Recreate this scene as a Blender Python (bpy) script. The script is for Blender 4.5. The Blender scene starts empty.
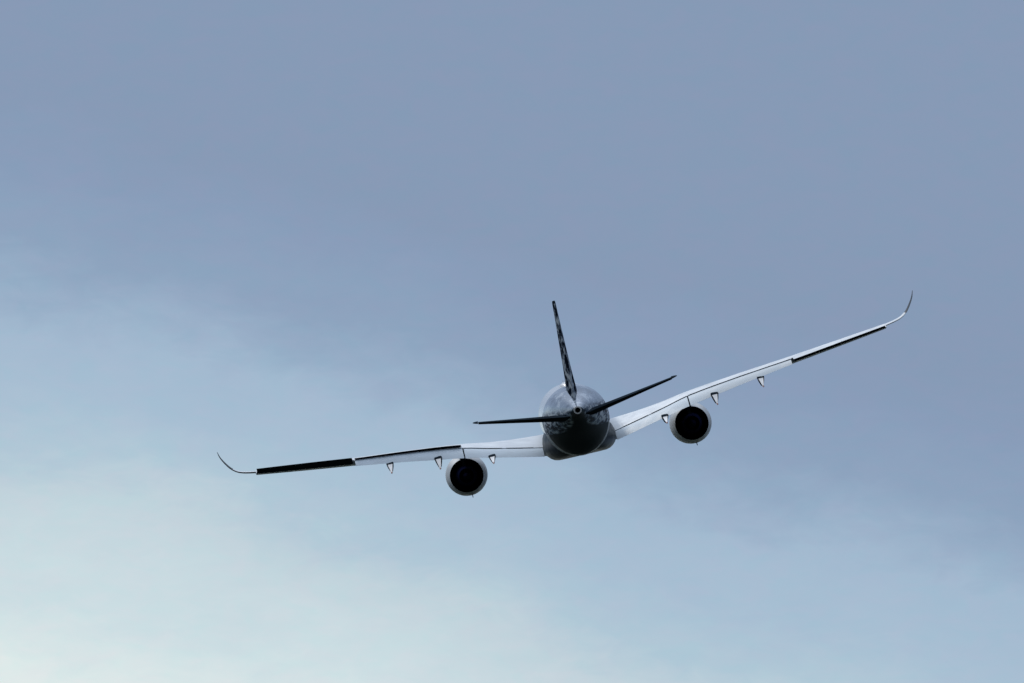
import bpy, math
from mathutils import Vector, Matrix

# ------------------------------------------------------------------ camera, sky, sun, exposure
scene = bpy.context.scene
R = math.radians
W, H = 1024, 683
D, PPM = 700.0, 11.0                       # distance to the airliner (m), pixels per metre there
PITCH = R(11.5)                            # the lens looks up from the ground

cam_data = bpy.data.cameras.new('camera')
cam = bpy.data.objects.new('camera', cam_data)
scene.collection.objects.link(cam)
cam.location = (0, 0, 1.7)
cam.rotation_euler = (R(90) + PITCH, 0, 0)
cam_data.sensor_width = 36.0
cam_data.lens = 36.0 * D / (W / PPM)
cam_data.clip_start, cam_data.clip_end = 1.0, 200000.0
scene.camera = cam
scene.render.resolution_x, scene.render.resolution_y = W, H

SUN_AZ, SUN_EL = R(-38), R(42)             # ahead and to the left of the lens, behind thin cloud
sun_dir = Vector((math.sin(SUN_AZ) * math.cos(SUN_EL), math.cos(SUN_AZ) * math.cos(SUN_EL), math.sin(SUN_EL)))

world = bpy.data.worlds.new('World')
scene.world = world
world.use_nodes = True


class NB:
    """small node-building helper"""
    def __init__(self, tree):
        self.t = tree
        tree.nodes.clear()

    def n(self, kind, **kw):
        node = self.t.nodes.new(kind)
        for k, v in kw.items():
            setattr(node, k, v)
        return node

    def link(self, a, b):
        self.t.links.new(a, b)

    def put(self, sock, v):
        if hasattr(v, 'is_output'):
            self.link(v, sock)
        else:
            sock.default_value = v

    def math(self, op, a, b=0.0, c=None, clamp=False):
        m = self.n('ShaderNodeMath', operation=op, use_clamp=clamp)
        self.put(m.inputs[0], a)
        self.put(m.inputs[1], b)
        if c is not None:
            self.put(m.inputs[2], c)
        return m.outputs[0]

    def smooth(self, v, lo, hi, a=0.0, b=1.0):
        m = self.n('ShaderNodeMapRange', interpolation_type='SMOOTHSTEP')
        self.put(m.inputs['Value'], v)
        for k, x in (('From Min', lo), ('From Max', hi), ('To Min', a), ('To Max', b)):
            m.inputs[k].default_value = x
        return m.outputs['Result']

    def ramp(self, v, stops, interp='LINEAR'):
        r = self.n('ShaderNodeValToRGB')
        r.color_ramp.interpolation = interp
        e = r.color_ramp.elements
        while len(e) < len(stops):
            e.new(0.5)
        for i, (p, c) in enumerate(stops):
            e[i].position = p
            e[i].color = (*c, 1)
        self.put(r.inputs['Fac'], v)
        return r.outputs['Color']

    def noise(self, vec, scale, detail=3.0, rough=0.5, dist=0.0):
        t = self.n('ShaderNodeTexNoise')
        self.link(vec, t.inputs['Vector'])
        t.inputs['Scale'].default_value = scale
        t.inputs['Detail'].default_value = detail
        t.inputs['Roughness'].default_value = rough
        t.inputs['Distortion'].default_value = dist
        return t.outputs['Fac']

    def mix(self, f, a, b):
        m = self.n('ShaderNodeMix', data_type='RGBA')
        self.put(m.inputs['Factor'], f)
        for s, v in ((m.inputs[6], a), (m.inputs[7], b)):
            if isinstance(v, tuple):
                v = (*v[:3], 1)
            self.put(s, v)
        return m.outputs[2]


def lin(r, g, b):
    f = lambda c: c / 12.92 if c <= 0.04045 else ((c + 0.055) / 1.055) ** 2.4
    return tuple(f(c / 255.0) for c in (r, g, b))


wb = NB(world.node_tree)
geo = wb.n('ShaderNodeTexCoord').outputs['Generated']       # direction in the world
sep = wb.n('ShaderNodeSeparateXYZ')
wb.link(geo, sep.inputs[0])
dx, dz = sep.outputs['X'], sep.outputs['Z']
mapn = wb.n('ShaderNodeMapping')                             # clouds drawn out along the horizon
mapn.inputs['Scale'].default_value = (1.0, 1.0, 2.2)
wb.link(geo, mapn.inputs['Vector'])
n_big = wb.noise(mapn.outputs['Vector'], 14.0, 3.0, 0.5, 0.3)
n_mid = wb.noise(mapn.outputs['Vector'], 46.0, 4.0, 0.55, 0.4)
# the overcast deck lightens in a thinner patch low ahead and to the left
fac = wb.math('MULTIPLY_ADD', wb.math('ADD', dz, -0.1994), -7.86 * 1.538, 0.143)
fac = wb.math('MULTIPLY_ADD', dx, -7.7 * 0.435, fac)
fac = wb.math('MULTIPLY_ADD', wb.math('ADD', n_big, -0.5), 0.10, fac)
fac = wb.math('MULTIPLY_ADD', wb.math('ADD', n_mid, -0.5), 0.14, fac)
glow = wb.n('ShaderNodeVectorMath', operation='DOT_PRODUCT')       # a thinner spot in the deck
wb.link(geo, glow.inputs[0])
ga, ge = R(-1.3), R(10.6)
glow.inputs[1].default_value = (math.sin(ga) * math.cos(ge), math.cos(ga) * math.cos(ge), math.sin(ge))
fac = wb.math('ADD', fac, wb.smooth(glow.outputs['Value'], math.cos(R(2.6)), 1.0, 0.0, 0.05))
n_fine = wb.noise(mapn.outputs['Vector'], 150.0, 4.0, 0.6, 0.8)
fac = wb.math('MULTIPLY_ADD', wb.math('ADD', n_fine, -0.5), 0.065, fac)
fac = wb.math('ADD', fac, 0.0, clamp=True)
patch = wb.n('ShaderNodeVectorMath', operation='DOT_PRODUCT')
wb.link(geo, patch.inputs[0])
patch.inputs[1].default_value = (-0.0257, 0.983, 0.182)
near = wb.smooth(patch.outputs['Value'], math.cos(R(17)), math.cos(R(6.5)))  # lighter patch limited to the view, to keep it out of hull reflections
fac = wb.math('MULTIPLY', fac, wb.math('MULTIPLY_ADD', near, 0.7, 0.3))
cloud = wb.ramp(fac, [(0.0, lin(135, 154, 182)), (0.10, lin(137, 157, 186)), (0.215, lin(142, 164, 191)), (0.277, lin(151, 174, 199)),
                      (0.35, lin(164, 187, 209)), (0.45, lin(169, 192, 212)), (0.54, lin(178, 201, 216)), (0.61, lin(194, 212, 221)),
                      (0.75, lin(207, 224, 229)), (0.87, lin(226, 237, 236))], 'LINEAR')
dull = wb.smooth(patch.outputs['Value'], 0.2, 0.95, 0.36, 1.0)  # added dimming of the unseen sky, to darken aft-facing surfaces
# thin and thick parts of the deck differ a touch in tint
n_tint = wb.noise(mapn.outputs['Vector'], 210.0, 3.0, 0.6, 0.5)
tint = wb.ramp(n_tint, [(0.3, (0.965, 1.005, 1.0)), (0.7, (1.035, 0.992, 1.0))])
tm = wb.n('ShaderNodeMix', data_type='RGBA', blend_type='MULTIPLY')
tm.inputs['Factor'].default_value = 1.0
wb.link(cloud, tm.inputs[6])
wb.link(tint, tm.inputs[7])
cloud = tm.outputs[2]
zen = wb.math('MULTIPLY', dull, wb.smooth(dz, 0.34, 0.9, 1.0, 6.0))   # an overcast sky is brightest overhead
cloud = wb.mix(wb.smooth(dz, 0.3, 0.7, 0.0, 0.8), cloud, lin(160, 165, 172))
bg_cloud = wb.n('ShaderNodeBackground')
wb.link(cloud, bg_cloud.inputs['Color'])
wb.link(zen, bg_cloud.inputs['Strength'])
sky = wb.n('ShaderNodeTexSky', sky_type='NISHITA', sun_disc=False)
sky.sun_elevation, sky.sun_rotation = SUN_EL, SUN_AZ
bg_sky = wb.n('ShaderNodeBackground')
wb.link(sky.outputs['Color'], bg_sky.inputs['Color'])
bg_sky.inputs['Strength'].default_value = 0.06
mixs = wb.n('ShaderNodeMixShader')
mixs.inputs[0].default_value = 0.94                          # cloud cover
wb.link(bg_sky.outputs[0], mixs.inputs[1])
wb.link(bg_cloud.outputs[0], mixs.inputs[2])
wo = wb.n('ShaderNodeOutputWorld')
wb.link(mixs.outputs[0], wo.inputs['Surface'])

sun_data = bpy.data.lights.new('sun', 'SUN')
sun_data.energy, sun_data.angle, sun_data.color = 1.5, R(10), (1.0, 0.97, 0.92)
sun = bpy.data.objects.new('sun', sun_data)
sun.rotation_euler = (-sun_dir).to_track_quat('-Z', 'Y').to_euler()
scene.collection.objects.link(sun)

vs = scene.view_settings
vs.view_transform, vs.look, vs.exposure, vs.gamma = 'Standard', 'None', 0.0, 1.0
vs.use_curve_mapping = False


# ------------------------------------------------------------------ materials
def material(name, col, rough=0.4, metal=0.0, coat=0.0, var=0.12, vscale=0.6, coat_rough=0.06, spec=0.5):
    m = bpy.data.materials.new(name)
    m.use_nodes = True
    b = NB(m.node_tree)
    p = b.n('ShaderNodeBsdfPrincipled')
    o = b.n('ShaderNodeOutputMaterial')
    b.link(p.outputs[0], o.inputs[0])
    co = b.n('ShaderNodeTexCoord').outputs['Object']
    nz = b.noise(co, vscale, 5.0, 0.6)
    lo = tuple(c * (1 - var) for c in col)
    hi = tuple(min(1, c * (1 + var)) for c in col)
    b.link(b.ramp(nz, [(0.3, lo), (0.7, hi)]), p.inputs['Base Color'])
    b.link(b.smooth(nz, 0.25, 0.75, rough * 0.8, rough * 1.25), p.inputs['Roughness'])
    p.inputs['Metallic'].default_value = metal
    p.inputs['Coat Weight'].default_value = coat
    p.inputs['Specular IOR Level'].default_value = spec
    p.inputs['Coat Roughness'].default_value = coat_rough
    return m


M_wing = material('pale_grey_wing_paint', (0.66, 0.71, 0.76), 0.42, spec=0.35)
M_flap = material('grey_flap_paint', (0.54, 0.63, 0.71), 0.5, spec=0.25)
M_dark = material('dark_grey_paint_and_shade', (0.022, 0.032, 0.044), 0.6, var=0.35, spec=0.0)  # also stands in for shade on panel undersides and fairing sides
M_tip = material('slate_wingtip_paint', (0.06, 0.07, 0.085), 0.5, spec=0.1)
M_seal = material('black_rubber_seal', (0.012, 0.013, 0.015), 0.7, spec=0.1)
M_nac = material('white_nacelle_paint', (0.52, 0.55, 0.58), 0.45, spec=0.15)
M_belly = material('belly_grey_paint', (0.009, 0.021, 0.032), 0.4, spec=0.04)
M_hot = material('sooty_exhaust_metal', (0.005, 0.006, 0.020), 0.65, var=0.3, vscale=2, spec=0.0)
M_core = material('blued_core_metal', (0.005, 0.007, 0.026), 0.7, spec=0.0)
M_metal = material('bare_metal', (0.62, 0.62, 0.62), 0.22, metal=1.0)
M_red = material('red_brown_lens', (0.25, 0.06, 0.04), 0.4)
M_ant = material('white_fairing_paint', (0.8, 0.8, 0.8), 0.3, coat=0.5)


def carbon_livery(name, boundary):
    """woven-carbon graphic: near-black, slate and silver streaks on white paint ahead of the tail; hull version adds underside shade"""
    m = bpy.data.materials.new(name)
    m.use_nodes = True
    b = NB(m.node_tree)
    p = b.n('ShaderNodeBsdfPrincipled')
    o = b.n('ShaderNodeOutputMaterial')
    b.link(p.outputs[0], o.inputs[0])
    co = b.n('ShaderNodeTexCoord').outputs['Object']
    mp = b.n('ShaderNodeMapping')
    mp.inputs['Scale'].default_value = (0.6, 0.22, 1.1) if boundary else (0.3, 0.22, 0.62)
    mp.inputs['Rotation'].default_value = (R(32), 0, 0)
    b.link(co, mp.inputs['Vector'])
    n1 = b.noise(mp.outputs['Vector'], 1.15, 3.0, 0.5, 0.8)
    n2 = b.noise(mp.outputs['Vector'], 3.4, 2.0, 0.5, 0.4)
    v = b.math('MULTIPLY_ADD', b.math('ADD', n2, -0.5), 0.4, n1)
    dark = b.ramp(v, [(0.0, (0.008, 0.012, 0.022)), (0.49, (0.008, 0.013, 0.024)), (0.53, (0.16, 0.20, 0.26)),
                      (0.57, (0.2, 0.25, 0.32)), (0.61, (0.42, 0.48, 0.54))])
    if boundary:
        sp = b.n('ShaderNodeSeparateXYZ')
        b.link(co, sp.inputs[0])
        # the white forward paint gives way to the dark graphic along a swept, ragged edge
        e = b.math('MULTIPLY_ADD', sp.outputs['Z'], 1.6, sp.outputs['Y'])
        e = b.math('MULTIPLY_ADD', b.math('ADD', n1, -0.5), 9.0, e)
        w = b.smooth(e, -7.6, -7.0)
        # cabin windows, a dark row on both sides
        row = b.math('LESS_THAN', b.math('ABSOLUTE', b.math('ADD', sp.outputs['Z'], -0.55)), 0.19)
        fr = b.math('FRACT', b.math('MULTIPLY', sp.outputs['Y'], 1.57))
        win = b.math('MULTIPLY', row, b.math('LESS_THAN', b.math('ABSOLUTE', b.math('ADD', fr, -0.5)), 0.22))
        win = b.math('MULTIPLY', win, b.math('LESS_THAN', b.math('ABSOLUTE', b.math('ADD', sp.outputs['Y'], -4.0)), 19.0))
        # ground-facing shade painted near-black under the rear fuselage; upper half slate and silver
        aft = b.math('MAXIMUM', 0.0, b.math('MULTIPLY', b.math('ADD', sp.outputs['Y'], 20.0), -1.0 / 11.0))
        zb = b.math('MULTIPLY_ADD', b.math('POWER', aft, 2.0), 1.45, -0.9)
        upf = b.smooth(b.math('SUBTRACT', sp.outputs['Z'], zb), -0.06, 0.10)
        # pale sky reflection painted as a band where the parallel hull ends
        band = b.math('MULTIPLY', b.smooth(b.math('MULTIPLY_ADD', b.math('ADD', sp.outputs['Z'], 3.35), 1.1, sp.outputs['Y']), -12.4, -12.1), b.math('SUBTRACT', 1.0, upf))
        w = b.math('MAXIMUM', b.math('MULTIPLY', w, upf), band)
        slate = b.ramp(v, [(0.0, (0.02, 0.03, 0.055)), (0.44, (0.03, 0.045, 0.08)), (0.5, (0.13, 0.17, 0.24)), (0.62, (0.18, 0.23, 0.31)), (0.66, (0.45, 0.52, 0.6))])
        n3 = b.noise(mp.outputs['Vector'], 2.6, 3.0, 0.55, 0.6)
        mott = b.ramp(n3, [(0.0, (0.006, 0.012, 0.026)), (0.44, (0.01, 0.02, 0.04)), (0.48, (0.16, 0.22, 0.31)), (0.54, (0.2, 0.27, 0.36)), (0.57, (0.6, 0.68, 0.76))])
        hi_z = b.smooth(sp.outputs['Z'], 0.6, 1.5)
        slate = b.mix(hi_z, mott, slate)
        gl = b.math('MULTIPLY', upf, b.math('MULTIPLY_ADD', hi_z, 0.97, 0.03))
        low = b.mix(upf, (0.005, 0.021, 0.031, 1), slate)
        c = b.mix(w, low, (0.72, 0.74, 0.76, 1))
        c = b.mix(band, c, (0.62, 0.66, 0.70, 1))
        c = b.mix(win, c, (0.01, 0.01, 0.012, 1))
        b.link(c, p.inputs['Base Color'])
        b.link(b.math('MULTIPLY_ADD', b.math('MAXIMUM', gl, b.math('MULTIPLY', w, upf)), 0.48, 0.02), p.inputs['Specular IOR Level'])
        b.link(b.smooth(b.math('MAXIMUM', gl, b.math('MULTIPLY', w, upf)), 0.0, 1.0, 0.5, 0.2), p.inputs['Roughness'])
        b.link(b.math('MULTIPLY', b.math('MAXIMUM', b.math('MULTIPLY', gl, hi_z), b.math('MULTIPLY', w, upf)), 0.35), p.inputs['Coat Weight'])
        p.inputs['Coat Roughness'].default_value = 0.05
    else:
        b.link(dark, p.inputs['Base Color'])
        p.inputs['Roughness'].default_value = 0.5
        p.inputs['Specular IOR Level'].default_value = 0.0
    return m


M_fus = carbon_livery('white_carbon_livery_and_shade', True)
M_fin = carbon_livery('carbon_weave_livery', False)


# ------------------------------------------------------------------ ground
def ground_material():
    m = bpy.data.materials.new('dark_fields_and_woods')
    m.use_nodes = True
    b = NB(m.node_tree)
    p = b.n('ShaderNodeBsdfPrincipled')
    o = b.n('ShaderNodeOutputMaterial')
    b.link(p.outputs[0], o.inputs[0])
    co = b.n('ShaderNodeTexCoord').outputs['Object']
    n1 = b.noise(co, 0.004, 4.0)
    n2 = b.noise(co, 0.08, 5.0)
    a = b.ramp(n1, [(0.4, (0.014, 0.020, 0.016)), (0.6, (0.03, 0.038, 0.03))])
    c = b.mix(b.smooth(n2, 0.3, 0.7, 0.0, 0.6), a, (0.02, 0.025, 0.02, 1))
    b.link(c, p.inputs['Base Color'])
    p.inputs['Roughness'].default_value = 0.95
    p.inputs['Specular IOR Level'].default_value = 0.1
    return m


def build_mesh(name, verts, faces, mat, parent=None, sharp=35, mats=None, midx=None):
    me = bpy.data.meshes.new(name)
    me.from_pydata([tuple(v) for v in verts], [], faces)
    for mm in ([mat] if mats is None else mats):
        me.materials.append(mm)
    if midx:
        me.polygons.foreach_set('material_index', midx)
    me.polygons.foreach_set('use_smooth', [True] * len(me.polygons))
    me.update()
    import bmesh
    bm = bmesh.new()
    bm.from_mesh(me)
    bmesh.ops.remove_doubles(bm, verts=bm.verts, dist=1e-5)
    bmesh.ops.recalc_face_normals(bm, faces=bm.faces)
    bm.to_mesh(me)
    bm.free()
    me.set_sharp_from_angle(angle=R(sharp))
    ob = bpy.data.objects.new(name, me)
    scene.collection.objects.link(ob)
    if parent is not None:
        ob.parent = parent
    return ob


N = 96
gv = [(0, 0, 0)]
for r in (400, 2000, 8000, 30000, 80000):
    gv += [(r * math.cos(2 * math.pi * i / N), r * math.sin(2 * math.pi * i / N), 0) for i in range(N)]
gf = [(0, 1 + i, 1 + (i + 1) % N) for i in range(N)]
for k in range(4):
    a, b_ = 1 + k * N, 1 + (k + 1) * N
    gf += [(a + i, b_ + i, b_ + (i + 1) % N, a + (i + 1) % N) for i in range(N)]
ground = build_mesh('ground', gv, gf, ground_material())
ground['kind'] = 'structure'

# ------------------------------------------------------------------ the airliner
# body axes: x to its right, y forward, z up; "s" is metres aft of the nose, y = 33 - s
S0 = 33.0
plane = bpy.data.objects.new('airliner', None)
scene.collection.objects.link(plane)
plane.empty_display_size = 5
plane['label'] = 'twin engine airliner with dark carbon patterned tail, banking left against grey sky'
plane['category'] = 'airplane'
ROLL = R(13.1)
PX, PY = 573.9, 417.2                                       # where its middle stands in the photograph
fwd = Vector((-0.0075, -0.0024, -1)).normalized()           # along the line of sight, flying away and climbing
right = Vector((math.cos(ROLL), math.sin(ROLL), 0))
right = (right - fwd * right.dot(fwd)).normalized()
up = right.cross(fwd)
rot_c = Matrix((right, fwd, up)).transposed()
loc_c = Vector(((PX - W / 2) / PPM, -(PY - H / 2) / PPM, -D))
cam_m = Matrix.Translation(cam.location) @ cam.rotation_euler.to_matrix().to_4x4()
plane.matrix_world = cam_m @ Matrix.Translation(loc_c) @ rot_c.to_4x4()


def spline(tab, x):
    """Catmull-Rom through (x, value) pairs, flat extrapolation"""
    if x <= tab[0][0]:
        return tab[0][1]
    if x >= tab[-1][0]:
        return tab[-1][1]
    for i in range(len(tab) - 1):
        if tab[i][0] <= x <= tab[i + 1][0]:
            break
    x0, y0 = tab[i]
    x1, y1 = tab[i + 1]
    h = x1 - x0
    def slope(j):
        if j == 0:
            return (tab[1][1] - tab[0][1]) / (tab[1][0] - tab[0][0])
        if j == len(tab) - 1:
            return (tab[-1][1] - tab[-2][1]) / (tab[-1][0] - tab[-2][0])
        return (tab[j + 1][1] - tab[j - 1][1]) / (tab[j + 1][0] - tab[j - 1][0])
    t = (x - x0) / h
    return ((2 * t**3 - 3 * t**2 + 1) * y0 + (t**3 - 2 * t**2 + t) * h * slope(i)
            + (-2 * t**3 + 3 * t**2) * y1 + (t**3 - t**2) * h * slope(i + 1))


def linear(tab, x):
    if x <= tab[0][0]:
        return tab[0][1]
    for (x0, y0), (x1, y1) in zip(tab, tab[1:]):
        if x <= x1:
            return y0 + (y1 - y0) * (x - x0) / (x1 - x0)
    return tab[-1][1]


def loft(name, rings, mat, parent, cap0=True, cap1=True, sharp=35, **kw):
    n = len(rings[0])
    v = [p for r in rings for p in r]
    f = []
    for k in range(len(rings) - 1):
        a, b = k * n, (k + 1) * n
        for i in range(n):
            j = (i + 1) % n
            f.append((a + i, a + j, b + j, b + i))
    if cap0:
        f.append(tuple(range(n)))
    if cap1:
        f.append(tuple((len(rings) - 1) * n + i for i in range(n)))
    return build_mesh(name, v, f, mat, parent, sharp, **kw)


def ring_yz(s, xc, zc, rx, rz, n=64, pw=2.0, pwb=None):
    out = []
    for i in range(n):
        a = 2 * math.pi * i / n
        c, d = math.cos(a), math.sin(a)
        e = pw if d >= 0 or pwb is None else pwb
        out.append((xc + rx * math.copysign(abs(c) ** (2 / e), c), S0 - s,
                    zc + rz * math.copysign(abs(d) ** (2 / e), d)))
    return out


# --- fuselage
F_TOP = [(0, -0.55), (0.5, 0.05), (1.5, 0.62), (3, 1.4), (4.5, 2.1), (6.5, 2.72), (9, 3.0), (11, 3.05), (45, 3.05),
         (50, 3.0), (54, 2.82), (58, 2.45), (61, 2.05), (64, 1.6), (66, 1.24), (66.6, 1.16)]
F_BOT = [(0, -0.6), (0.5, -1.15), (1.5, -1.65), (3, -2.15), (4.5, -2.52), (6.5, -2.85), (9, -3.02), (11, -3.05), (37, -3.05), (40, -3.2), (43, -3.40),
         (45, -3.32), (47, -3.02), (49, -2.62), (52, -1.98), (56, -1.22), (60, -0.45), (63, 0.12), (66, 0.58), (66.6, 0.62)]
F_WID = [(0, 0.03), (0.5, 0.7), (1.5, 1.25), (3, 1.83), (4.5, 2.27), (6.5, 2.68), (9, 2.93), (11, 2.98), (45, 2.98),
         (49, 2.86), (53, 2.5), (57, 1.92), (61, 1.22), (64, 0.72), (66, 0.38), (66.6, 0.28)]
stations = [0, 0.15, 0.3, 0.5, 1, 1.5, 2, 3, 4, 5, 6, 7, 8, 9, 10, 11, 14, 18, 22, 26, 30, 34, 38, 42] + \
           [43 + 0.8 * i for i in range(29)] + [66.0, 66.6]
rings = []
for s in stations:
    t, b_, w = spline(F_TOP, s), spline(F_BOT, s), spline(F_WID, s)
    rings.append(ring_yz(s, 0, (t + b_) / 2, w, (t - b_) / 2))
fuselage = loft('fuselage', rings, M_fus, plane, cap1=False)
# exhaust of the auxiliary power unit in the end of the tail cone
rr = [ring_yz(66.55, 0, 0.89, 0.29, 0.28, 40), ring_yz(66.8, 0, 0.89, 0.35, 0.34, 40), ring_yz(66.95, 0, 0.89, 0.34, 0.33, 40),
      ring_yz(66.96, 0, 0.89, 0.235, 0.23, 40), ring_yz(66.7, 0, 0.89, 0.225, 0.22, 40)]
apu = loft('exhaust_ring', rr, M_ant, fuselage, False, False)
rr = [ring_yz(66.9, 0, 0.89, 0.228, 0.222, 40), ring_yz(65.9, 0, 0.89, 0.2, 0.2, 40)]
loft('exhaust_duct', rr, M_hot, fuselage, False, True)
# satellite dome and blade antennas on the spine
rr = []
for i in range(13):
    t = i / 12
    h = math.sin(math.pi * t) ** 0.6 if 0 < t < 1 else 0.02
    rr.append(ring_yz(38 + 4.5 * t, 0, 2.95, 0.75 * h + 0.01, 0.42 * h + 0.005, 24))
loft('antenna_dome', rr, M_ant, fuselage)
for s, zz, sg in ((14, 3.03, 1), (27, 3.03, 1), (17, -3.03, -1)):
    v = []
    for (ds, dzv, th) in ((0, 0, 0.04), (0.5, 0, 0.04), (0.55, 0.38, 0.02), (0.32, 0.38, 0.02)):
        v += [(-th, S0 - s - ds, zz + sg * dzv), (th, S0 - s - ds, zz + sg * dzv)]
    build_mesh('blade_antenna', v, [(0, 2, 4, 6), (1, 7, 5, 3), (0, 1, 3, 2), (2, 3, 5, 4), (4, 5, 7, 6), (6, 7, 1, 0)], M_ant, fuselage)

# --- belly fairing: a flat-bottomed tub that carries the wing roots
B_W = [(15.5, 0.40), (18, 0.74), (21, 0.95), (25, 1.0), (33, 1.0), (36, 0.99), (40, 0.88), (44, 0.62), (46, 0.42)]
B_Z = [(15.5, -2.9), (18, -3.12), (21, -3.36), (25, -3.5), (35, -3.5), (38, -3.44), (42, -3.26), (44, -3.1), (46, -2.85)]
B_SEC = [(3.05, -0.9), (3.3, -1.3), (3.46, -1.8), (3.5, -2.25), (3.44, -2.65), (3.27, -2.95), (3.0, -3.22), (2.68, -3.40), (2.3, -3.485), (1.6, -3.5), (0.8, -3.5)]
rr = []
for i in range(40):
    s = 15.5 + 30.5 * i / 39
    w, z = spline(B_W, s), spline(B_Z, s)
    half = [(x * w * 0.955, -0.9 + (zz + 0.9) * (z + 0.9) / -2.6) for x, zz in B_SEC]
    rr.append([(x, S0 - s, zz) for x, zz in half] + [(-x, S0 - s, zz) for x, zz in reversed(half)])
belly = loft('belly_fairing', rr, M_belly, plane)


# --- aerofoils
def half_thick(x, t):
    x = min(max(x, 0), 1)
    return 5 * t * (0.2969 * math.sqrt(x) - 0.126 * x - 0.3516 * x**2 + 0.2843 * x**3 - 0.1036 * x**4) + 0.0012


def camber(x):
    return 0.012 * math.sin(math.pi * x) + 0.008 * math.sin(math.pi * max(0, (x - 0.5)) * 2) if x > 0 else 0


Z_TE = [(2.5, -2.2), (3.5, -2.03), (8.0, -1.04), (10.6, -0.42), (15, 0.17), (20.4, 0.74), (25, 1.27), (29.4, 1.80)]
LE_S = [(2.5, 19.6), (3.5, 20.6), (10.6, 25.8), (20.4, 32.7), (29.4, 39.0)]
CHD = [(2.5, 13.7), (3.5, 12.9), (10.6, 8.8), (20.4, 5.5), (29.4, 3.0)]
TWIST = [(2.5, 5.8), (3.5, 5.4), (7, 2.9), (10.6, 1.2), (15, 0.7), (20.4, 0.8), (29.4, 1.0)]
THK = [(2.5, 0.135), (10.6, 0.115), (20.4, 0.13), (29.4, 0.15)]
CUT = 0.79


def wing_pt(Y, xc, zc, sgn):
    """chord-wise fraction xc and height zc (in chords) at span Y -> body point"""
    c, th, s0 = linear(CHD, Y), R(spline(TWIST, Y)), linear(LE_S, Y)
    z0 = spline(Z_TE, Y)
    zu = half_thick(CUT, linear(THK, Y)) + camber(CUT)
    sl = (spline(Z_TE, Y + 0.05) - spline(Z_TE, Y - 0.05)) / 0.1
    cant = math.atan(sl) * 0.6
    h = c * (zc - zu) + (CUT - xc) * c * math.tan(th)
    return (sgn * (Y - h * math.sin(cant)) * (1 - 0.012 * min(1, max(0, (Y - 11) / 12))), S0 - (s0 + c * xc), z0 + h * math.cos(cant))


def up_lo(Y, xc):
    t = half_thick(xc, linear(THK, Y))
    return camber(xc) + t, camber(xc) - t


def wing_ring(Y, sgn, cu, cl, n=22):
    """from the upper rear cut forward round the nose to the lower rear cut"""
    r = []
    for i in range(n):
        x = cu * (1 - math.sin(0.5 * math.pi * i / (n - 1)))
        r.append(wing_pt(Y, x, up_lo(Y, x)[0], sgn))
    for i in range(1, n):
        x = cl * (1 - math.cos(0.5 * math.pi * i / (n - 1)))
        r.append(wing_pt(Y, x, up_lo(Y, x)[1], sgn))
    return r


def span(a, b, n):
    return [a + (b - a) * i / (n - 1) for i in range(n)]


DROP = [(3.5, 0.66), (8, 0.68), (10.45, 0.78), (12.8, 0.78), (16, 0.62), (20.3, 0.42)]
FCH = [(3.5, 2.9), (10.45, 2.7), (12.8, 2.3), (20.3, 1.5)]


def flap(parent, a, b, sgn):
    rings = []
    for Y in span(a, b, 14):
        cf, dr = linear(FCH, Y), linear(DROP, Y)
        base = wing_pt(Y, CUT, up_lo(Y, CUT)[0], sgn)
        x0, y0, z0 = base[0], base[1] + 0.45, base[2] - 0.10
        dl = math.atan2(dr - 0.06, cf - 0.45)
        ring = []
        m = 12
        for i in range(2 * m - 1):
            if i < m:
                x = 1 - math.sin(0.5 * math.pi * i / (m - 1))
                z = half_thick(x, 0.11) * 1.0
            else:
                x = 1 - math.cos(0.5 * math.pi * (i - m + 1) / (m - 1))
                z = -half_thick(x, 0.11) * 0.9
            z += 0.035 * math.sin(math.pi * x)
            z -= 0.055
            ring.append((x0, y0 - cf * (x * math.cos(dl) + z * math.sin(dl)),
                         z0 + cf * (z * math.cos(dl) - x * math.sin(dl)) + 0.45 * math.tan(dl)))
        rings.append(ring)
    return loft('flap', rings, M_flap, parent)


def panel(name, parent, a, b, sgn, x0, x1, defl, mat, lower=True, thick=None):
    """hinged surface of the wing between chord fractions x0 and x1, turned up by defl degrees"""
    rings = []
    for Y in span(a, b, 12):
        c = linear(CHD, Y)
        xs = span(x1, x0, 8)
        pu = [wing_pt(Y, x, up_lo(Y, x)[0] + 0.0012, sgn) for x in xs]
        if lower:
            pl = [wing_pt(Y, x, up_lo(Y, x)[1] - 0.0012, sgn) for x in reversed(xs)]
        else:
            pl = [wing_pt(Y, x, up_lo(Y, x)[0] - thick / c * (0.35 + 0.65 * (x1 - x) / (x1 - x0)), sgn) for x in reversed(xs)]
        hz = pu[-1]
        d = R(defl(Y) if callable(defl) else defl)
        ring = []
        for (px, py, pz) in pu + pl:
            ry, rz = hz[1] - py, pz - hz[2]
            ring.append((px, hz[1] - (ry * math.cos(d) - rz * math.sin(d)), hz[2] + rz * math.cos(d) + ry * math.sin(d)))
        rings.append(ring)
    n = len(rings[0])
    under = [0 if i < 7 else 1 for k in range(len(rings) - 1) for i in range(n)] + [1, 1]  # underside faces take a near-black colour in place of shade
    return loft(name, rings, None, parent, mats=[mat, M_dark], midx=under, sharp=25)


WL = [(29.4, 1.80), (30.4, 2.0), (30.97, 2.2), (31.5, 2.6), (31.9, 3.16), (32.2, 3.75), (32.33, 4.3)]
WL_S = [(0, 39.0), (0.3, 39.75), (0.5, 40.4), (0.7, 41.4), (0.85, 42.4), (1.0, 43.7)]
WL_C = [(0, 3.0), (0.3, 2.55), (0.5, 2.15), (0.7, 1.65), (0.85, 1.15), (1.0, 0.5)]


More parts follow.
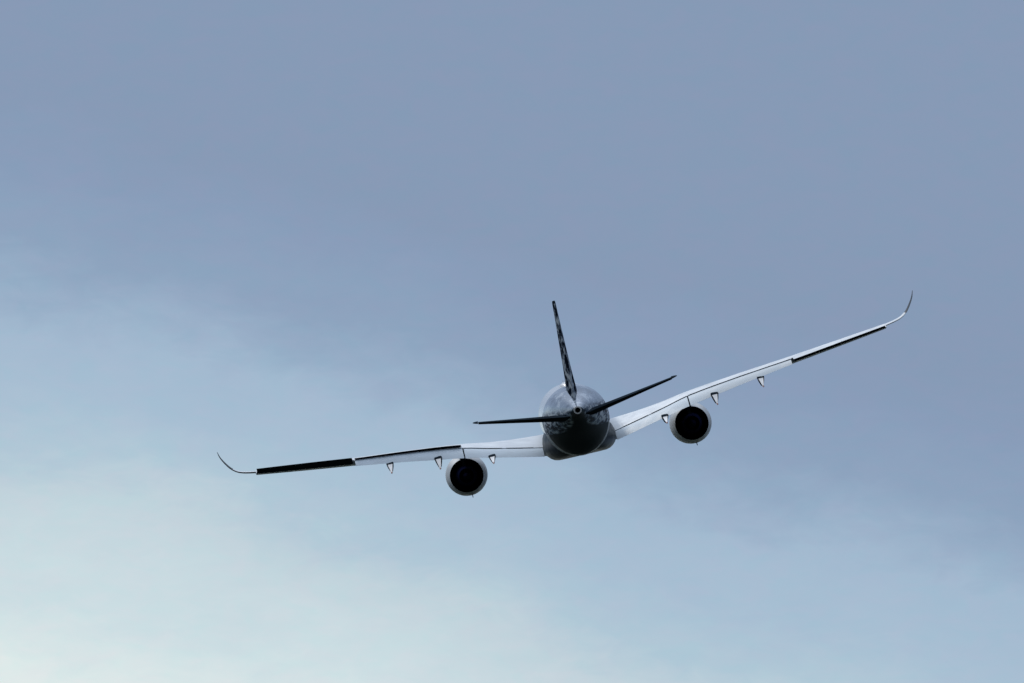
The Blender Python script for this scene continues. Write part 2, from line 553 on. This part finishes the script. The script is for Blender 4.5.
def winglet(parent, sgn):
    L = [0]
    for p, q_ in zip(WL, WL[1:]):
        L.append(L[-1] + math.hypot(q_[0] - p[0], q_[1] - p[1]))
    tx = [(l / L[-1], p[0]) for l, p in zip(L, WL)]
    tz = [(l / L[-1], p[1]) for l, p in zip(L, WL)]
    rings = []
    for k in range(25):
        t = k / 24
        Y, Z = spline(tx, t), spline(tz, t)
        e = 0.01
        ca = math.atan2(spline(tz, min(1, t + e)) - spline(tz, max(0, t - e)), spline(tx, min(1, t + e)) - spline(tx, max(0, t - e)))
        c, s0 = linear(WL_C, t), linear(WL_S, t)
        ring = []
        m = 12
        tk = 0.066 + 0.03 * t
        for i in range(2 * m - 2):
            if i < m:
                x = 1 - math.sin(0.5 * math.pi * i / (m - 1))
                h = half_thick(x, tk)
            else:
                x = 1 - math.cos(0.5 * math.pi * (i - m + 1) / (m - 1))
                h = -half_thick(x, tk)
            h = h * c - ((1 - x) * c * 0.028 if sgn < 0 else 0)
            ring.append((sgn * (Y - h * math.sin(ca)) * 0.988, S0 - (s0 + x * c), Z + h * math.cos(ca)))
        rings.append(ring)
    n = len(rings[0])
    return loft('winglet', rings, None, parent, mats=[M_wing, M_tip],
                midx=[0 if (k < 12 and i < 11) else 1 for k in range(24) for i in range(n)] + [0, 1])


def fairing(parent, Y, sgn, ztop, zbot, w):
    """canoe under the flap: its drooped tail shows a flat pale top face between sides coloured dark as shade"""
    c, s0 = linear(CHD, Y), linear(LE_S, Y)
    ste = s0 + CUT * c + linear(FCH, Y) - 0.45
    zl = wing_pt(Y, 0.5, up_lo(Y, 0.5)[1], sgn)[2]
    zl2 = wing_pt(Y, 0.66, up_lo(Y, 0.66)[1], sgn)[2]
    st = [  # s, half width, top z, bottom z
        (s0 + 0.42 * c, 0.05, zl + 0.1, zl - 0.02),
        (s0 + 0.50 * c, w * 0.30, zl + 0.1, zl - 0.25),
        (s0 + 0.60 * c, w * 0.42, zl + 0.05, min(zl - 0.45, ztop - 0.2)),
        (s0 + 0.70 * c, w * 0.48, min(zl2, ztop + 0.25), min(zl - 0.6, ztop - 0.45)),
        (ste - 0.7, w * 0.50, ztop + 0.12, ztop - 0.75),
        (ste - 0.1, w * 0.56, ztop + 0.05, zbot + 0.06),
        (ste + 0.1, w * 0.40, ztop - 0.10, zbot + 0.15),
        (ste + 0.8, w * 0.27, ztop - (ztop - zbot) * 0.45, zbot + 0.06),
        (ste + 1.5, w * 0.10, ztop - (ztop - zbot) * 0.86, zbot + 0.01),
        (ste + 1.65, w * 0.03, zbot + 0.05, zbot + 0.01)]
    rings = []
    for s, hw, t, b_ in st:
        h = t - b_
        rings.append([(sgn * Y + px * hw, S0 - s, b_ + pz * h) for px, pz in
                      ((-0.93, 1), (0, 1.0), (0.93, 1), (1, 0.9), (0.8, 0.55), (0.38, 0.12), (0, 0), (-0.38, 0.12), (-0.8, 0.55), (-1, 0.9))])
    n = 10
    midx = []
    for k in range(len(rings) - 1):
        for i in range(n):
            midx.append(0 if i in (0, 1) and k >= 6 else 1)  # shade of the sides is put into their colour
    midx += [1, 1]
    ob = loft('flap_track_fairing', rings, None, parent, mats=[M_ant, M_dark], midx=midx, sharp=25)
    # a small red-brown tip
    r2 = [[(sgn * Y + a * k_, S0 - s, z + b_ * k_) for a, b_ in ((-1, 0), (0, 1), (1, 0), (0, -1))]
          for s, k_, z in ((ste + 1.5, 0.10, zbot + 0.07), (ste + 1.9, 0.07, zbot + 0.03), (ste + 2.0, 0.02, zbot + 0.02))]
    loft('fairing_tip', r2, M_red, ob)
    return ob


def make_wing(sgn):
    rings = []
    A0 = 20.5
    for Y in span(2.5, 3.45, 4) + span(3.6, A0, 36):
        rings.append(wing_ring(Y, sgn, CUT, 0.68))
    for Y in span(A0 + 0.02, 29.3, 20):
        rings.append(wing_ring(Y, sgn, 0.74, 0.74))
    for Y in (29.32, 29.42):
        rings.append(wing_ring(Y, sgn, 1.0, 1.0))
    wing = loft('wing', rings, M_wing, plane, sharp=40)
    left = sgn < 0
    flap(wing, 3.38, 10.42, sgn)
    flap(wing, 10.54, 20.42, sgn)
    # spoilers: raised a little on the low wing
    for (a, b_) in ((4.2, 6.6), (7.0, 10.4)):
        panel('spoiler', wing, a, b_, sgn, 0.68, CUT + 0.003, 0.6, M_wing, False, 0.07)
    for (a, b_) in ((10.6, 12.5), (12.506, 14.5), (14.506, 16.4), (16.406, 18.4), (18.406, 20.4)):
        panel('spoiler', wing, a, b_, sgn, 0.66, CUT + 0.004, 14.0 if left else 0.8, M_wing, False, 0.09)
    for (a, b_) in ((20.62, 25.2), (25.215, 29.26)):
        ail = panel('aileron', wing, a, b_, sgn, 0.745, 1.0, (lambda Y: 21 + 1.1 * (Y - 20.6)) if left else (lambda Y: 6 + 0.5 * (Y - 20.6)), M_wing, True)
    winglet(wing, sgn)
    for Y, zt, zb, w in ((8.05, -1.70, -2.42, 0.60), (12.85, -0.76, -1.80, 0.64), (17.2, -0.24, -1.16, 0.60)):
        fairing(wing, Y, sgn, zt, zb, w)
    return wing


for sgn in (-1, 1):
    make_wing(sgn)


# --- engines
def revolve(name, prof, cx, cz, mat, parent, n=64, closed=False, sharp=35):
    rings = [[(cx + r * math.cos(2 * math.pi * i / n), S0 - s, cz + r * math.sin(2 * math.pi * i / n)) for i in range(n)] for s, r in prof]
    return loft(name, rings, mat, parent, False, False, sharp)


def make_engine(sgn):
    ex, ez = sgn * 10.62 - 0.09, -3.06
    outer = [(19.6, 1.46), (19.3, 1.52), (19.15, 1.60), (19.2, 1.70), (19.5, 1.80), (20.2, 1.90), (21.2, 1.95), (22.2, 1.94),
             (23.2, 1.87), (24.2, 1.76), (25.1, 1.62), (25.6, 1.55)]
    nac = revolve('nacelle', outer, ex, ez, M_nac, plane)
    duct = [(25.6, 1.548), (25.58, 1.53), (24.8, 1.54), (23.2, 1.56), (21.8, 1.57)]
    revolve('fan_duct', duct, ex, ez, M_hot, nac)
    core = [(21.8, 0.75), (23, 1.02), (24.4, 1.05), (25.6, 0.95), (26.6, 0.78), (27.2, 0.68), (27.18, 0.64), (25.8, 0.68)]
    revolve('core_cowl', core, ex, ez, M_core, nac)
    plug = [(25.6, 0.46), (26.8, 0.42), (27.6, 0.28), (28.2, 0.12), (28.4, 0.01)]
    revolve('exhaust_plug', plug, ex, ez, M_hot, nac, 32)
    inlet = [(19.6, 1.46), (20.4, 1.47), (21.75, 1.54)]
    revolve('inlet_lining', inlet, ex, ez, M_metal, nac)
    # fan and outlet guide vanes close the duct
    for (nm, s, cnt, tw, r0, r1) in (('fan', 20.7, 22, 0.35, 0.3, 1.47), ('guide_vanes', 22.4, 44, 0.3, 0.98, 1.555)):
        v, f = [], []
        for k in range(cnt):
            a = 2 * math.pi * k / cnt
            w = math.pi * (r0 + r1) / cnt * 1.05
            b0 = len(v)
            for r, ww in ((r0, w * 0.6), (r1, w)):
                for sg in (-1, 1):
                    aa = a + sg * ww / r
                    for dy in (-0.02, 0.02):
                        v.append((ex + r * math.cos(aa), S0 - s + sg * tw * 0.5 + dy, ez + r * math.sin(aa)))
            i = b0
            f += [(i, i + 2, i + 6, i + 4), (i + 1, i + 5, i + 7, i + 3), (i, i + 4, i + 5, i + 1), (i + 2, i + 3, i + 7, i + 6),
                  (i, i + 1, i + 3, i + 2), (i + 4, i + 6, i + 7, i + 5)]
        build_mesh(nm, v, f, M_hot, nac)
    revolve('spinner', [(19.9, 0.01), (20.1, 0.15), (20.6, 0.34), (22.0, 0.8)], ex, ez, M_dark, nac, 32)
    # pylon
    rr = []
    for s, zt, zb, hw in ((20.6, -1.0, -1.35, 0.06), (21.8, -0.80, -1.5, 0.22), (24.0, -0.52, -1.6, 0.30), (26.0, -0.45, -1.75, 0.31),
                          (28.0, -0.55, -1.6, 0.30), (30.0, -0.7, -1.45, 0.24), (31.6, -0.85, -1.28, 0.12), (32.4, -0.95, -1.1, 0.03)):
        zc, h = (zt + zb) / 2, (zt - zb) / 2
        rr.append(ring_yz(s, ex, zc, hw, h, 24, 3.2))
    loft('pylon', rr, M_belly, nac)
    # splitter inside the nozzle, under the pylon, and the drain mast below
    v = []
    for s, z0, z1, hw in ((22.0, -1.35, -2.1, 0.16), (25.7, -1.42, -2.05, 0.13)):
        v += [(ex - hw, S0 - s, ez + 2.96 + z0), (ex + hw, S0 - s, ez + 2.96 + z0), (ex + hw, S0 - s, ez + 2.96 + z1), (ex - hw, S0 - s, ez + 2.96 + z1)]
    build_mesh('duct_splitter', v, [(0, 1, 2, 3), (4, 7, 6, 5), (0, 4, 5, 1), (1, 5, 6, 2), (2, 6, 7, 3), (3, 7, 4, 0)], M_dark, nac)
    v = []
    for s, z, hw in ((22.0, -1.9, 0.04), (22.7, -1.86, 0.04), (22.95, -2.16, 0.03), (22.7, -2.16, 0.03)):
        v += [(ex + 0.12 - hw, S0 - s, ez + z), (ex + 0.12 + hw, S0 - s, ez + z)]
    build_mesh('drain_mast', v, [(0, 2, 4, 6), (1, 7, 5, 3), (0, 1, 3, 2), (2, 3, 5, 4), (4, 5, 7, 6), (6, 7, 1, 0)], M_dark, nac)


for sgn in (-1, 1):
    make_engine(sgn)


# --- tail surfaces: symmetric aerofoils lofted from root to tip
def sym_ring(pos, c, tk, ax, x0=0.0, x1=1.0, n=14, rise=0.0):
    """pos: leading edge (x, s, z); ax: thickness direction (x, z); rise: lift of the nose over the tail, in chords"""
    r = []
    for i in range(n):
        t = i / (n - 1)
        x = x1 - (x1 - x0) * math.sin(0.5 * math.pi * t) if x0 == 0 else x1 - (x1 - x0) * t
        r.append((x, half_thick(x, tk)))
    lo = list(reversed(r))[(1 if x0 == 0 else 0):]
    r += [(x, -h) for x, h in lo]
    return [(pos[0] + ax[0] * h * c, S0 - (pos[1] + x * c), pos[2] + ax[1] * h * c + rise * c * (1 - x)) for x, h in r]


def tailplane(sgn):
    fixed, elev, tip = [], [], []
    for Y in span(0.3, 8.62, 16):
        t = (Y - 0.3) / 9.05
        c = 6.9 + (2.35 - 6.9) * t
        te = 63.0 + (65.3 - 63.0) * t
        z = 0.36 + (1.88 - 0.36) * t
        pos, tk = (sgn * Y, te - c, z), 0.090 - 0.012 * t
        fixed.append(sym_ring(pos, c, tk, (-sgn * 0.14, 0.99), 0.0, 0.70, rise=-0.028))
        elev.append(sym_ring(pos, c, tk, (-sgn * 0.14, 0.99), 0.705, 1.0, rise=-0.028))
    for Y, k in ((8.64, 1.0), (8.82, 0.86), (9.0, 0.6), (9.1, 0.25)):
        t = (Y - 0.3) / 9.05
        c = (6.9 + (2.35 - 6.9) * t) * k
        te = 63.0 + (65.3 - 63.0) * t
        tip.append(sym_ring((sgn * Y, te - c, 0.36 + 1.52 * t), c, 0.085, (-sgn * 0.14, 0.99), 0.0, 1.0))
    h = loft('horizontal_stabilizer', fixed, M_dark, plane)
    loft('elevator', elev, M_dark, h)
    loft('stabilizer_tip', tip, M_dark, h)


for sgn in (-1, 1):
    tailplane(sgn)

fix, rud = [], []
for Z in span(1.5, 10.42, 24):
    t = (Z - 1.5) / 9.5
    le = 50.0 + (60.8 - 50.0) * t
    te = 62.9 + (65.2 - 62.9) * t
    c = te - le
    tk = 0.066 - 0.010 * t + 0.02 * (1 - t) ** 5
    fix.append(sym_ring((0, le, Z), c, tk, (1, 0), 0.0, 0.68))
    if Z > 1.9 or True:
        rud.append(sym_ring((0, le, Z), c, tk, (1, 0), 0.684, 1.0))
fin = loft('vertical_stabilizer', fix, M_fin, plane)
loft('rudder', rud, M_fin, fin)
tp = []
for Z, k in ((10.43, 1.0), (10.52, 0.97), (10.57, 0.9), (10.59, 0.8)):
    le, te = 60.15, 65.06
    c = (te - le) * k
    tp.append(sym_ring((0, te - c, Z), c, 0.056 * k, (1, 0), 0.0, 1.0))
loft('fin_tip', tp, M_dark, fin)
fin.rotation_euler = (0, R(0.9), 0)
# dorsal fillet ahead of the fin
rr = []
for i in range(10):
    t = i / 9
    s = 47.5 + 4.5 * t
    rr.append(ring_yz(s, 0, 2.85, 0.05 + 0.38 * t, 0.22 + 0.75 * t * t, 20))
loft('dorsal_fillet', rr, M_ant, fin)
